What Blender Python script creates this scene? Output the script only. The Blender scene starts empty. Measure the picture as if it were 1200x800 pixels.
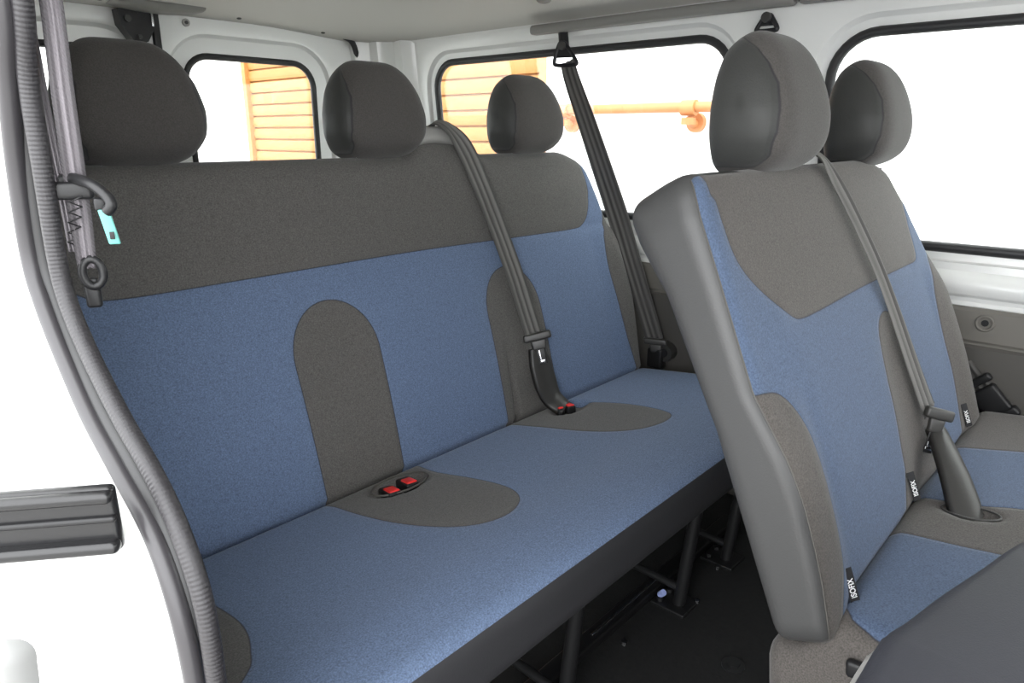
import bpy, bmesh, math, random
import numpy as np
from mathutils import Vector, Matrix
random.seed(4)
S = bpy.context.scene
COL = S.collection
V = np.array

# ------------------------------------------------------------------ materials
def lin(c):
    c = c / 255.0
    return c / 12.92 if c <= .04045 else ((c + .055) / 1.055) ** 2.4
def rgb(r, g, b): return (lin(r), lin(g), lin(b), 1)

def mat(name, col, rough=.5, metal=0, spec=.5, bump=0, bscale=300, var=0, vscale=40, sheen=0, coat=0, detail=3):
    m = bpy.data.materials.new(name); m.use_nodes = True
    nt = m.node_tree; N = nt.nodes; L = nt.links
    b = N['Principled BSDF']
    b.inputs['Base Color'].default_value = col
    b.inputs['Roughness'].default_value = rough
    b.inputs['Metallic'].default_value = metal
    b.inputs['Specular IOR Level'].default_value = spec
    b.inputs['Sheen Weight'].default_value = sheen
    b.inputs['Sheen Roughness'].default_value = .5
    b.inputs['Coat Weight'].default_value = coat
    b.inputs['Coat Roughness'].default_value = .08
    tc = N.new('ShaderNodeTexCoord')
    if bump:
        n = N.new('ShaderNodeTexNoise'); n.inputs['Scale'].default_value = bscale; n.inputs['Detail'].default_value = detail
        L.new(tc.outputs['Object'], n.inputs['Vector'])
        bp = N.new('ShaderNodeBump'); bp.inputs['Strength'].default_value = bump; bp.inputs['Distance'].default_value = .001
        L.new(n.outputs['Fac'], bp.inputs['Height']); L.new(bp.outputs['Normal'], b.inputs['Normal'])
    if var:
        n2 = N.new('ShaderNodeTexNoise'); n2.inputs['Scale'].default_value = vscale; n2.inputs['Detail'].default_value = 4
        L.new(tc.outputs['Object'], n2.inputs['Vector'])
        mr = N.new('ShaderNodeMapRange'); mr.inputs['To Min'].default_value = 1 - var; mr.inputs['To Max'].default_value = 1 + var
        mr.inputs['From Min'].default_value = .25; mr.inputs['From Max'].default_value = .75
        L.new(n2.outputs['Fac'], mr.inputs['Value'])
        hs = N.new('ShaderNodeHueSaturation'); hs.inputs['Color'].default_value = col
        L.new(mr.outputs['Result'], hs.inputs['Value']); L.new(hs.outputs['Color'], b.inputs['Base Color'])
    return m

def math_node(nt, op, a, b=None, clamp=False):
    n = nt.nodes.new('ShaderNodeMath'); n.operation = op; n.use_clamp = clamp
    for i, x in enumerate((a, b)):
        if x is None: continue
        if isinstance(x, (int, float)): n.inputs[i].default_value = x
        else: nt.links.new(x, n.inputs[i])
    return n.outputs[0]

def fabric(name, inside, outside, in_rough=.85, out_rough=.85, in_var=.34, out_var=.34, bump=.55, out_scale=480, in_scale=480):
    """Upholstery sewn from two cloths; the signed distance 'pat' (metres) tells which panel, <0 is the inside cloth."""
    m = bpy.data.materials.new(name); m.use_nodes = True
    nt = m.node_tree; N = nt.nodes; L = nt.links
    b = N['Principled BSDF']
    at = N.new('ShaderNodeAttribute'); at.attribute_name = 'pat'
    d = at.outputs['Fac']
    tc = N.new('ShaderNodeTexCoord')
    def heather(col, var, sc):
        n = N.new('ShaderNodeTexNoise'); n.inputs['Scale'].default_value = sc; n.inputs['Detail'].default_value = 2
        L.new(tc.outputs['Object'], n.inputs['Vector'])
        n3 = N.new('ShaderNodeTexNoise'); n3.inputs['Scale'].default_value = sc * .3; n3.inputs['Detail'].default_value = 2
        L.new(tc.outputs['Object'], n3.inputs['Vector'])
        s = math_node(nt, 'ADD', math_node(nt, 'MULTIPLY', n.outputs['Fac'], .88), math_node(nt, 'MULTIPLY', n3.outputs['Fac'], .12))
        mr = N.new('ShaderNodeMapRange'); mr.inputs['From Min'].default_value = .3; mr.inputs['From Max'].default_value = .7
        mr.inputs['To Min'].default_value = 1 - var; mr.inputs['To Max'].default_value = 1 + var
        L.new(s, mr.inputs['Value'])
        hs = N.new('ShaderNodeHueSaturation'); hs.inputs['Color'].default_value = col
        L.new(mr.outputs['Result'], hs.inputs['Value'])
        return hs.outputs['Color'], s
    ci, si = heather(inside, in_var, in_scale); co, so = heather(outside, out_var, out_scale)
    fac = N.new('ShaderNodeMapRange'); fac.inputs['From Min'].default_value = -.0006; fac.inputs['From Max'].default_value = .0006
    L.new(d, fac.inputs['Value'])
    mx = N.new('ShaderNodeMix'); mx.data_type = 'RGBA'
    L.new(fac.outputs['Result'], mx.inputs['Factor']); L.new(ci, mx.inputs[6]); L.new(co, mx.inputs[7])
    # dark line along each seam, mixed into the base colour
    ad = math_node(nt, 'ABSOLUTE', d)
    th = N.new('ShaderNodeMapRange'); th.inputs['From Min'].default_value = .0004; th.inputs['From Max'].default_value = .0016
    th.inputs['To Min'].default_value = .72; th.inputs['To Max'].default_value = 0
    L.new(ad, th.inputs['Value'])
    mt = N.new('ShaderNodeMix'); mt.data_type = 'RGBA'; mt.inputs[7].default_value = (.018, .018, .022, 1)
    L.new(th.outputs['Result'], mt.inputs['Factor']); L.new(mx.outputs[2], mt.inputs[6])
    L.new(mt.outputs[2], b.inputs['Base Color'])
    rm = N.new('ShaderNodeMapRange'); rm.inputs['To Min'].default_value = in_rough; rm.inputs['To Max'].default_value = out_rough
    L.new(fac.outputs['Result'], rm.inputs['Value']); L.new(rm.outputs['Result'], b.inputs['Roughness'])
    b.inputs['Specular IOR Level'].default_value = .25
    b.inputs['Sheen Weight'].default_value = .14; b.inputs['Sheen Roughness'].default_value = .45
    gr = N.new('ShaderNodeMapRange'); gr.interpolation_type = 'SMOOTHSTEP'
    gr.inputs['From Min'].default_value = 0; gr.inputs['From Max'].default_value = .007
    L.new(ad, gr.inputs['Value'])
    h = math_node(nt, 'ADD', math_node(nt, 'MULTIPLY', gr.outputs['Result'], 2.5), math_node(nt, 'MULTIPLY', so, 1.0))
    bp = N.new('ShaderNodeBump'); bp.inputs['Strength'].default_value = bump; bp.inputs['Distance'].default_value = .001
    L.new(h, bp.inputs['Height']); L.new(bp.outputs['Normal'], b.inputs['Normal'])
    return m

GREY = (.107, .102, .097, 1); BLUE = (.118, .164, .262, 1)
M = {}
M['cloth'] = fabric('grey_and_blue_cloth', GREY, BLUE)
M['cloth_dimmed'] = fabric('dimmed_grey_and_blue_cloth', (.084, .076, .070, 1), (.073, .104, .170, 1))  # light balance put into the colour: rear bench cloth, darkened for the brighter middle row
M['head'] = fabric('headrest_cloth_and_vinyl', (.044, .045, .043, 1), (.070, .065, .061, 1), in_rough=.5, in_var=.05, out_var=.2, bump=.4)
M['vinyl'] = mat('grey_vinyl', (.054, .054, .054, 1), .45, bump=.25, bscale=420, spec=.45)
M['vinyl_dark'] = mat('dark_grey_vinyl', (.032, .032, .035, 1), .5, bump=.2, bscale=420)
M['shell'] = mat('slate_grey_shell', (.028, .029, .037, 1), .6, bump=.25, bscale=700, var=.05, vscale=300)
M['black'] = mat('black_plastic', (.014, .014, .015, 1), .38, spec=.35, bump=.05, bscale=300)
M['gloss_black'] = mat('glossy_black_plastic', (.012, .012, .013, 1), .3, bump=.4, bscale=90, coat=.25, spec=.35)
M['dkgrey'] = mat('dark_grey_plastic', (.040, .039, .037, 1), .4, bump=.1, bscale=400)
M['midgrey'] = mat('mid_grey_plastic', (.19, .186, .175, 1), .5, bump=.1, bscale=300)
M['ltgrey'] = mat('light_grey_plastic', (.30, .295, .28, 1), .5, bump=.1, bscale=300)
M['paint'] = mat('white_body_paint', (.75, .755, .735, 1), .28, coat=.4)
M['liner'] = mat('grey_headliner', (.49, .48, .45, 1), .9, bump=.2, bscale=500)
M['trim'] = mat('warm_grey_trim', (.155, .146, .128, 1), .55, bump=.2, bscale=500)
M['trim_dark'] = mat('dark_warm_grey_trim', (.078, .073, .066, 1), .6, bump=.2, bscale=500)
M['rubber'] = mat('black_rubber', (.02, .02, .021, 1), .5)
M['carpet'] = mat('black_floor_mat', (.008, .008, .008, 1), .8, bump=.8, bscale=160, var=.3, vscale=90)
M['frame'] = mat('black_painted_steel', (.009, .009, .0095, 1), .42)
M['steel'] = mat('bright_steel', (.6, .6, .62, 1), .25, metal=1)
M['red'] = mat('red_plastic', (.85, .035, .03, 1), .35)
M['blueplug'] = mat('pale_blue_plastic', (.35, .42, .75, 1), .4)
M['teal'] = mat('turquoise_plastic', (.12, .38, .34, 1), .4)
M['white_print'] = mat('white_print', (.85, .85, .85, 1), .6)
M['tagcloth'] = mat('black_tag_cloth', (.012, .012, .014, 1), .8)
M['wall_out'] = mat('white_render', (.86, .86, .85, 1), .9, bump=.3, bscale=60, var=.02, vscale=3)
M['shutter'] = mat('orange_painted_shutter', (.37, .156, .036, 1), .55, var=.06, vscale=3)
M['pipe'] = mat('orange_painted_pipe', (.52, .215, .08, 1), .5, var=.1, vscale=12)
M['ground'] = mat('pale_concrete', (.48, .47, .45, 1), .9, bump=.4, bscale=40, var=.08, vscale=2)

def seal_mat():
    m = mat('ribbed_seal_rubber', (.023, .0215, .024, 1), .40)
    nt = m.node_tree; N = nt.nodes; L = nt.links; b = N['Principled BSDF']
    at = N.new('ShaderNodeAttribute'); at.attribute_name = 'len'
    s = math_node(nt, 'SINE', math_node(nt, 'MULTIPLY', at.outputs['Fac'], 2 * math.pi / .0034))
    n = N.new('ShaderNodeTexNoise'); n.inputs['Scale'].default_value = 60
    h = math_node(nt, 'ADD', s, math_node(nt, 'MULTIPLY', n.outputs['Fac'], 2.0))
    bp = N.new('ShaderNodeBump'); bp.inputs['Strength'].default_value = .4; bp.inputs['Distance'].default_value = .0003
    L.new(h, bp.inputs['Height']); L.new(bp.outputs['Normal'], b.inputs['Normal'])
    return m
M['seal_rib'] = seal_mat()
M['seal_trim'] = mat('smooth_grey_seal', (.036, .034, .037, 1), .33)

def web_mat(name, col):
    m = mat(name, col, .62, spec=.35)
    nt = m.node_tree; N = nt.nodes; L = nt.links; b = N['Principled BSDF']
    a1 = N.new('ShaderNodeAttribute'); a1.attribute_name = 'len'
    a2 = N.new('ShaderNodeAttribute'); a2.attribute_name = 'across'
    st = math_node(nt, 'COSINE', math_node(nt, 'MULTIPLY', a2.outputs['Fac'], 2 * math.pi * 3 / .042))
    mr = N.new('ShaderNodeMapRange'); mr.inputs['From Min'].default_value = -1; mr.inputs['To Min'].default_value = .55; mr.inputs['To Max'].default_value = 1.45
    L.new(st, mr.inputs['Value']); hs = N.new('ShaderNodeHueSaturation'); hs.inputs['Color'].default_value = col
    L.new(mr.outputs['Result'], hs.inputs['Value']); L.new(hs.outputs['Color'], b.inputs['Base Color'])
    w = math_node(nt, 'SINE', math_node(nt, 'ADD', math_node(nt, 'MULTIPLY', a1.outputs['Fac'], 1800), math_node(nt, 'MULTIPLY', a2.outputs['Fac'], 2500)))
    bp = N.new('ShaderNodeBump'); bp.inputs['Strength'].default_value = .35; bp.inputs['Distance'].default_value = .0005
    L.new(w, bp.inputs['Height']); L.new(bp.outputs['Normal'], b.inputs['Normal'])
    return m
M['stop'] = mat('matt_white_plastic', (.20, .202, .198, 1), .5)
M['web'] = web_mat('grey_belt_webbing', (.125, .122, .115, 1))
M['web_dark'] = web_mat('dark_belt_webbing', (.085, .082, .078, 1))
M['web_pale'] = web_mat('pale_belt_webbing', (.13, .12, .13, 1))

def glass_mat():
    m = bpy.data.materials.new('window_glass'); m.use_nodes = True
    nt = m.node_tree; N = nt.nodes; L = nt.links
    for n in list(N): N.remove(n)
    o = N.new('ShaderNodeOutputMaterial'); mx = N.new('ShaderNodeMixShader'); t = N.new('ShaderNodeBsdfTransparent'); g = N.new('ShaderNodeBsdfGlossy')
    t.inputs['Color'].default_value = (.93, .95, .94, 1); g.inputs['Roughness'].default_value = .02
    mx.inputs['Fac'].default_value = .05
    L.new(t.outputs[0], mx.inputs[1]); L.new(g.outputs[0], mx.inputs[2]); L.new(mx.outputs[0], o.inputs['Surface'])
    return m
M['glass'] = glass_mat()

# ------------------------------------------------------------------ object helpers
def tag(o, label=None, cat=None, group=None, kind=None):
    if label: o['label'] = label
    if cat: o['category'] = cat
    if group: o['group'] = group
    if kind: o['kind'] = kind
    return o

def empty(name, loc):
    o = bpy.data.objects.new(name, None); COL.objects.link(o); o.location = loc; o.empty_display_size = .05
    return o

def wloc(o):
    p = Vector((0, 0, 0))
    while o is not None:
        p += o.location; o = o.parent
    return p

def obj(name, verts, faces, m, parent=None, attrs=None, smooth=True, sharp=None):
    """verts are world coordinates; the mesh is stored relative to its parent / its own base."""
    verts = np.asarray(verts, float)
    if parent is None:
        base = V([(verts[:, 0].min() + verts[:, 0].max()) / 2, (verts[:, 1].min() + verts[:, 1].max()) / 2, verts[:, 2].min()])
        loc = base
    else:
        base = V(wloc(parent)); loc = V([0, 0, 0])
    me = bpy.data.meshes.new(name)
    me.from_pydata((verts - base).tolist(), [], [list(map(int, f)) for f in faces])
    me.validate()
    bm = bmesh.new(); bm.from_mesh(me); bmesh.ops.recalc_face_normals(bm, faces=bm.faces[:]); bm.to_mesh(me); bm.free()
    for k, a in (attrs or {}).items():
        at = me.attributes.new(k, 'FLOAT', 'POINT'); at.data.foreach_set('value', np.asarray(a, dtype=np.float32))
    me.materials.append(m)
    o = bpy.data.objects.new(name, me); COL.objects.link(o)
    o.location = loc
    if parent is not None: o.parent = parent
    if smooth:
        me.polygons.foreach_set('use_smooth', [True] * len(me.polygons))
        if sharp is not None: me.set_sharp_from_angle(angle=math.radians(sharp))
    return o

class G:
    """collects pieces into one mesh"""
    def __init__(s): s.v = []; s.f = []; s.a = {}
    def add(s, v, f, attrs=None):
        n = len(s.v); s.v += [tuple(map(float, p)) for p in v]; s.f += [[i + n for i in q] for q in f]
        return s
    def out(s, name, m, parent=None, smooth=True, sharp=35): return obj(name, V(s.v), s.f, m, parent, None, smooth, sharp)

def rbox(size, r, res, center=(0, 0, 0)):
    """rounded box; returns verts, faces, side index per face (0 -x,1 +x,2 -y,3 +y,4 -z,5 +z)"""
    h = V(size) / 2.0
    r = min(r, *(h * .999))
    axes = []
    for k in range(3):
        a = [-h[k]]
        m = 4
        edge = [-h[k] + r * (1 - math.cos(math.pi / 2 * i / m)) for i in range(m + 1)]
        n = max(1, int(round((2 * h[k] - 2 * r) / res)))
        mid = [(-h[k] + r) + (2 * h[k] - 2 * r) * i / n for i in range(1, n)]
        l = edge + mid + [-e for e in reversed(edge)]
        axes.append(l)
    idx = {}; vs = []; fs = []; side = []
    def vid(p):
        key = (round(p[0], 6), round(p[1], 6), round(p[2], 6))
        if key not in idx: idx[key] = len(vs); vs.append(p)
        return idx[key]
    for k in range(3):
        i, j = (k + 1) % 3, (k + 2) % 3
        for sg in (-1, 1):
            for a in range(len(axes[i]) - 1):
                for b in range(len(axes[j]) - 1):
                    q = []
                    for (da, db) in ((0, 0), (1, 0), (1, 1), (0, 1)):
                        p = [0, 0, 0]; p[k] = sg * h[k]; p[i] = axes[i][a + da]; p[j] = axes[j][b + db]; q.append(vid(tuple(p)))
                    fs.append(q); side.append(2 * k + (1 if sg > 0 else 0))
    vs = V(vs); inner = np.clip(vs, -(h - r), h - r); d = vs - inner
    L = np.linalg.norm(d, axis=1, keepdims=True); L[L == 0] = 1
    vs = inner + d / L * r + V(center)
    return vs, fs, side

def bx(lo, hi, r=.003, res=1.0):
    lo = V(lo); hi = V(hi)
    v, f, s = rbox(hi - lo, r, res, (lo + hi) / 2); return v, f

def sub(verts, faces, keep, attrs=None):
    """keep faces; drop unused vertices"""
    ff = [f for f, k in zip(faces, keep) if k]
    used = sorted({i for f in ff for i in f}); mp = {u: n for n, u in enumerate(used)}
    a = {k: V(x)[used] for k, x in (attrs or {}).items()}
    return V(verts)[used], [[mp[i] for i in f] for f in ff], a

def catmull(pts, n=8, closed=False):
    P = [V(p, float) if False else np.array(p, float) for p in pts]; out = []
    N_ = len(P); rng = N_ if closed else N_ - 1
    for i in range(rng):
        if closed: p0, p1, p2, p3 = P[(i - 1) % N_], P[i], P[(i + 1) % N_], P[(i + 2) % N_]
        else: p0, p1, p2, p3 = P[max(i - 1, 0)], P[i], P[i + 1], P[min(i + 2, N_ - 1)]
        for k in range(n):
            t = k / n
            out.append(.5 * ((2 * p1) + (-p0 + p2) * t + (2 * p0 - 5 * p1 + 4 * p2 - p3) * t * t + (-p0 + 3 * p1 - 3 * p2 + p3) * t ** 3))
    if not closed: out.append(P[-1])
    return V(out)

def tube(pts, r, seg=12, closed=False, cap=True):
    pts = V(pts); n = len(pts)
    if closed: T = np.roll(pts, -1, 0) - np.roll(pts, 1, 0)
    else: T = np.gradient(pts, axis=0)
    T /= np.linalg.norm(T, axis=1, keepdims=True)
    up = V([0, 0, 1.]) if abs(T[0][2]) < .9 else V([1., 0, 0])
    vs = []; nn = up - T[0] * up.dot(T[0]); nn /= np.linalg.norm(nn)
    ln = []; acc = 0
    for i in range(n):
        nn = nn - T[i] * nn.dot(T[i]); nn /= np.linalg.norm(nn); bb = np.cross(T[i], nn)
        if i: acc += np.linalg.norm(pts[i] - pts[i - 1])
        rr = r[i] if hasattr(r, '__len__') else r
        for k in range(seg):
            a = 2 * math.pi * k / seg
            vs.append(pts[i] + rr * (math.cos(a) * nn + math.sin(a) * bb)); ln.append(acc)
    fs = []
    for i in range(n if closed else n - 1):
        j = (i + 1) % n
        for k in range(seg): fs.append([i * seg + k, i * seg + (k + 1) % seg, j * seg + (k + 1) % seg, j * seg + k])
    if cap and not closed:
        fs.append(list(range(seg))[::-1]); fs.append([(n - 1) * seg + k for k in range(seg)])
    return V(vs), fs, ln

def rod(a, b, r, seg=14):
    v, f, l = tube([a, (V(a) + V(b)) / 2, b], r, seg); return v, f

def strap(pts, normals, width, ridge=.0026, th=.0014, n=8, curl=0.0):
    """seat-belt webbing along a smooth path; normals face outward"""
    P = catmull(pts, n); NN = catmull(normals, n)
    T = np.gradient(P, axis=0); T /= np.linalg.norm(T, axis=1, keepdims=True)
    K = 14; vs = []; ln = []; ac = []; acc = 0
    W = width if hasattr(width, '__len__') else [width] * len(pts)
    W = np.interp(np.linspace(0, len(pts) - 1, len(P)), range(len(pts)), W)
    prof = [(k / K - .5) for k in range(K + 1)]
    for i in range(len(P)):
        nn = NN[i] - T[i] * NN[i].dot(T[i]); nn /= np.linalg.norm(nn); s = np.cross(T[i], nn)
        if i: acc += np.linalg.norm(P[i] - P[i - 1])
        for side in (1, -1):
            for x in prof:
                h = ridge * math.cos(2 * math.pi * 3 * x) * (1 - abs(2 * x) ** 6) + curl * (2 * x) ** 2
                vs.append(P[i] + s * x * W[i] + nn * (h + side * th / 2)); ln.append(acc); ac.append(x * W[i])
    R = 2 * (K + 1); fs = []
    for i in range(len(P) - 1):
        a, b = i * R, (i + 1) * R
        for k in range(K):
            fs.append([a + k, a + k + 1, b + k + 1, b + k])
            fs.append([a + K + 1 + k + 1, a + K + 1 + k, b + K + 1 + k, b + K + 1 + k + 1])
        fs.append([a, b, b + K + 1, a + K + 1]); fs.append([a + K, a + 2 * K + 1, b + 2 * K + 1, b + K])
    e = (len(P) - 1) * R
    for k in range(K):
        fs.append([k + 1, k, K + 1 + k, K + 2 + k]); fs.append([e + k, e + k + 1, e + K + 2 + k, e + K + 1 + k])
    return V(vs), fs, {'len': ln, 'across': ac}

def prism(poly, axis, lo, hi):
    """extrude a 2-D outline: axis 0 -> outline in (y,z), 1 -> (x,z), 2 -> (x,y)"""
    n = len(poly); vs = []
    for h in (lo, hi):
        for p in poly:
            q = [p[0], p[1]]; q.insert(axis, h); vs.append(q)
    fs = [list(range(n))[::-1], list(range(n, 2 * n))] + [[i, (i + 1) % n, n + (i + 1) % n, n + i] for i in range(n)]
    return V(vs, ), fs

def poly_sd(P, poly):
    """signed distance of 2-D points to a polygon, negative inside"""
    P = V(P, ); poly = V(poly); d = np.full(len(P), 1e9); ins = np.zeros(len(P), bool)
    n = len(poly)
    for i in range(n):
        a = poly[i]; b = poly[(i + 1) % n]; e = b - a; w = P - a
        t = np.clip((w @ e) / max(e @ e, 1e-12), 0, 1)
        d = np.minimum(d, np.linalg.norm(w - t[:, None] * e, axis=1))
        if abs(b[1] - a[1]) > 1e-12:
            c = ((a[1] > P[:, 1]) != (b[1] > P[:, 1])) & (P[:, 0] < (b[0] - a[0]) * (P[:, 1] - a[1]) / (b[1] - a[1]) + a[0])
            ins ^= c
    return np.where(ins, -d, d)

def smooth01(x): x = np.clip(x, 0, 1); return x * x * (3 - 2 * x)
def rrect(a0, a1, b0, b1, r, n=8):
    out = []
    for (cx, cy, s) in ((a1 - r, b1 - r, 0), (a0 + r, b1 - r, 90), (a0 + r, b0 + r, 180), (a1 - r, b0 + r, 270)):
        for k in range(n + 1):
            a = math.radians(s + 90 * k / n); out.append((cx + r * math.cos(a), cy + r * math.sin(a)))
    return out

# ------------------------------------------------------------------ camera
EYE = V([0, 0, .98])
Rm = V([[0.6707869, -0.20978277, 0.71136216], [-0.74164932, -0.19117435, 0.64296863], [0.00111045, -0.95887619, -0.2838225]])
cam = bpy.data.objects.new('camera', bpy.data.cameras.new('camera')); COL.objects.link(cam)
mw = Matrix.Identity(4)
for i in range(3):
    mw[i][0] = Rm[i][0]; mw[i][1] = -Rm[i][1]; mw[i][2] = -Rm[i][2]; mw[i][3] = EYE[i]
cam.matrix_world = mw
cam.data.sensor_width = 36; cam.data.lens = 824 / 1200 * 36; cam.data.clip_start = .01
S.camera = cam

# ------------------------------------------------------------------ seat frames
class Frame:
    def __init__(s, O, rec):
        r = math.radians(rec); s.O = V(O); s.U = V([0, math.sin(r), math.cos(r)]); s.N = V([0, -math.cos(r), math.sin(r)]); s.X = V([1., 0, 0])
    def w(s, P):  # local (u, d forward, w up) -> world
        P = np.atleast_2d(V(P, )); return s.O + P[:, :1] * s.X + P[:, 1:2] * s.N + P[:, 2:3] * s.U
    def p(s, u, d, w): return s.w([[u, d, w]])[0]
class CFrame:
    def __init__(s, O, t):
        r = math.atan(t); s.O = V(O); s.S = V([0, -math.cos(r), math.sin(r)]); s.N = V([0, math.sin(r), math.cos(r)]); s.X = V([1., 0, 0])
    def w(s, P):  # local (u, s forward, n up)
        P = np.atleast_2d(V(P, )); return s.O + P[:, :1] * s.X + P[:, 1:2] * s.S + P[:, 2:3] * s.N
    def p(s, u, a, n): return s.w([[u, a, n]])[0]
RB = Frame((0, 1.0, .345), 16.7); RC = CFrame((0, 1.0, .345), .11)
MB = Frame((0, .19, .43), 23); MC = CFrame((0, .19, .43), .11)

def headrest(parent, cx, cy, z0, lean=8, post_drop=.05, flip=1):
    """padded head restraint: cloth band over front and crown, vinyl ear panels at the sides"""
    # side outline (depth, height): straight back, square lower back corner, nose bulging forward low down
    side = catmull([(.060, .010), (.064, .05), (.062, .10), (.056, .142), (.044, .174), (.018, .191), (-.008, .186), (-.030, .163), (-.046, .125), (-.054, .086), (-.052, .052), (-.040, .026), (-.014, .008), (.022, .000), (.048, .000)], 4, True)
    nprof = len(side); cen = V([.002, .092])
    sv = np.sin(np.linspace(-math.pi / 2, math.pi / 2, 45))
    vs = []; pat = []
    for q in sv:
        k = max(0.0, 1 - abs(q) ** 5.0) ** (1 / 2.6)
        for (py, pz) in side:
            yy = cen[0] + (py - cen[0]) * k; zz = cen[1] + (pz - cen[1]) * k
            wx = float(np.interp(zz, [0, .02, .05, .09, .13, .165, .20], [.092, .102, .109, .109, .102, .090, .074]))
            vs.append((cx + q * wx, cy + yy + (zz - .095) * .06, z0 + zz))
            # vinyl ear: most of the flank, kept clear of the nose and the bottom
            lim = .66
            ax = (lim - abs(q)) * .115
            rr = (k - .93) * .07
            low = (.014 - zz) * .9; fro = (float(np.interp(zz, [.015, .03, .06, .09, .12, .145, .166, .18, .19], [-.012, -.030, -.042, -.044, -.038, -.024, -.004, .02, .05])) - yy) * .9; kk = .004
            pat.append(kk * math.log(math.exp(ax / kk) + math.exp(low / kk) + math.exp(fro / kk)))
    f = []
    for i in range(len(sv) - 1):
        for k in range(nprof): f.append([i * nprof + k, i * nprof + (k + 1) % nprof, (i + 1) * nprof + (k + 1) % nprof, (i + 1) * nprof + k])
    f.append(list(range(nprof))); f.append([(len(sv) - 1) * nprof + k for k in range(nprof)])
    h = obj('headrest', V(vs), f, M['head'], parent, {'pat': V(pat)})
    for sx in (-.055, .055):
        a = V([cx + sx, cy + .002, z0 + .02]); b = V([cx + sx, cy - .004, z0 - post_drop])
        g = G(); g.add(*rod(a, b, .006)); g.out('post', M['steel'], h)
        g = G(); g.add(*rod(V([cx + sx, cy, z0 - .001]), V([cx + sx, cy - .001, z0 - .022]), .014)); g.out('post_guide', M['black'], h)
    v, f, s = rbox((.12, .05, .014), .006, .02); obj('collar', V([cx, cy + .022, z0 - .007]) + v, f, M['black'], h)
    return h

def isofix_tag(parent, F, u, w, slant):
    """small black cloth flap printed with the word for the child-seat anchor"""
    L_, W_ = .045, .0125
    nrm = V([-.62, 0, 0]) + F.N * .78; nrm /= np.linalg.norm(nrm)
    up = F.U + V([slant, 0, 0]); up = up - nrm * up.dot(nrm); up /= np.linalg.norm(up)
    sd = np.cross(up, nrm)                                 # to the right when looking at the face
    o = F.p(u, .004, w)
    v, f, s = rbox((W_, L_, .0012), .0005, 1)
    vs = o + v[:, :1] * sd + v[:, 1:2] * up + (v[:, 2:3] + .005) * nrm
    t = obj('tag', vs, f, M['tagcloth'], parent, None, True, 40); t['label'] = 'black cloth flap printed ISOFIX in white'
    cu = bpy.data.curves.new('lettering', 'FONT'); cu.body = 'ISOFIX'; cu.size = .0105; cu.align_x = 'CENTER'; cu.align_y = 'CENTER'; cu.extrude = .0001; cu.offset = .00018
    tmp = bpy.data.objects.new('lettering_source', cu); COL.objects.link(tmp)
    bpy.context.view_layer.update()
    me = bpy.data.meshes.new_from_object(tmp.evaluated_get(bpy.context.evaluated_depsgraph_get()))
    bpy.data.objects.remove(tmp); bpy.data.curves.remove(cu)
    c = V([p.co[:] for p in me.vertices]); fc = [list(p.vertices) for p in me.polygons]
    bpy.data.meshes.remove(me)
    c[:, 0] *= .78
    vs = o + nrm * .0062 + up * (c[:, :1] - .003) - sd * c[:, 1:2] + nrm * c[:, 2:3]
    obj('lettering', vs, fc, M['white_print'], t, None, False)

# ------------------------------------------------------------------ rear bench (three seats)
bench = empty('bench_seat', (.935, .80, 0))
tag(bench, 'long three seat rear bench in blue and grey cloth, with three headrests', 'seat', 'passenger bench seats')

# backrest
lo_u, hi_u = .205, 1.665
res = .0085
v, f, s = rbox((hi_u - lo_u, .115, .685), .040, res, ((lo_u + hi_u) / 2, -.0575, .625 - .3425))
u, d, w = v[:, 0].copy(), v[:, 1].copy(), v[:, 2].copy()
cu_ = (lo_u + hi_u) / 2; hw = (hi_u - lo_u) / 2
taper = np.interp(w, [-.06, .05, .2, .4, .5, .61], [.99, .995, 1.012, .995, .955, .905])
u = cu_ + (u - cu_) * taper
# shoulder corner and the raised belt-outlet hump
edge = np.abs(u - cu_)
w = w - smooth01((edge - .56) / .13) * .040 * smooth01((w - .42) / .19)
w = w + .030 * np.clip(np.minimum((u - .975) / .05, (1.215 - u) / .075), 0, 1) ** 1.0 * smooth01((w - .40) / .2)
fr = smooth01((d + .1) / .06)
seatc = [.455, .925, 1.39]
dish = np.zeros_like(u)
for c in (.69, 1.165): dish += np.exp(-((u - c) / .075) ** 2)
bul = .010 * np.sin(np.clip(w / .42, 0, 1) * math.pi) * (1 - .5 * np.clip(dish, 0, 1))
bol = .018 * smooth01((edge - .60) / .10) * smooth01((.45 - w) / .1)
roll = .008 * np.exp(-((w - .53) / .07) ** 2)
seam_dip = -.004 * np.exp(-((w - .415) / .012) ** 2)
slit = -.016 * np.exp(-((u - 1.135 - .05 * np.clip(w, 0, 1)) / .006) ** 2) * smooth01((.20 - w) / .1)
crease = -.014 * smooth01((.006 - w) / .016)
d = d + fr * (bul + bol + roll + seam_dip + slit + crease - .004)
top_poly = catmull([(.300, .450), (.318, .428), (.37, .415), (.6, .416), (.95, .419), (1.30, .415), (1.48, .414), (1.525, .422), (1.552, .450), (1.564, .49), (1.562, .56), (1.50, .9), (.9, 1.2), (.35, .9), (.29, .56), (.288, .49)], 6, True)
def arch(c, hwid, top, ry, bot=-.1, flare=0):
    P = [(c - hwid + flare, bot), (c - hwid, top - ry)]
    for k in range(1, 24):
        a = math.pi - math.pi * k / 24; P.append((c + hwid * math.cos(a), top - ry + ry * math.sin(a)))
    return P + [(c + hwid, top - ry), (c + hwid - flare, bot)]
lz1 = arch(.706, .091, .355, .105, flare=.004); lz2 = arch(1.192, .089, .353, .105, flare=-.004)
bl = catmull([(1.632, .47), (1.608, .407), (1.590, .373), (1.580, .298), (1.586, .205), (1.596, .1), (1.614, .0), (1.62, -.12)], 6)
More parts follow.
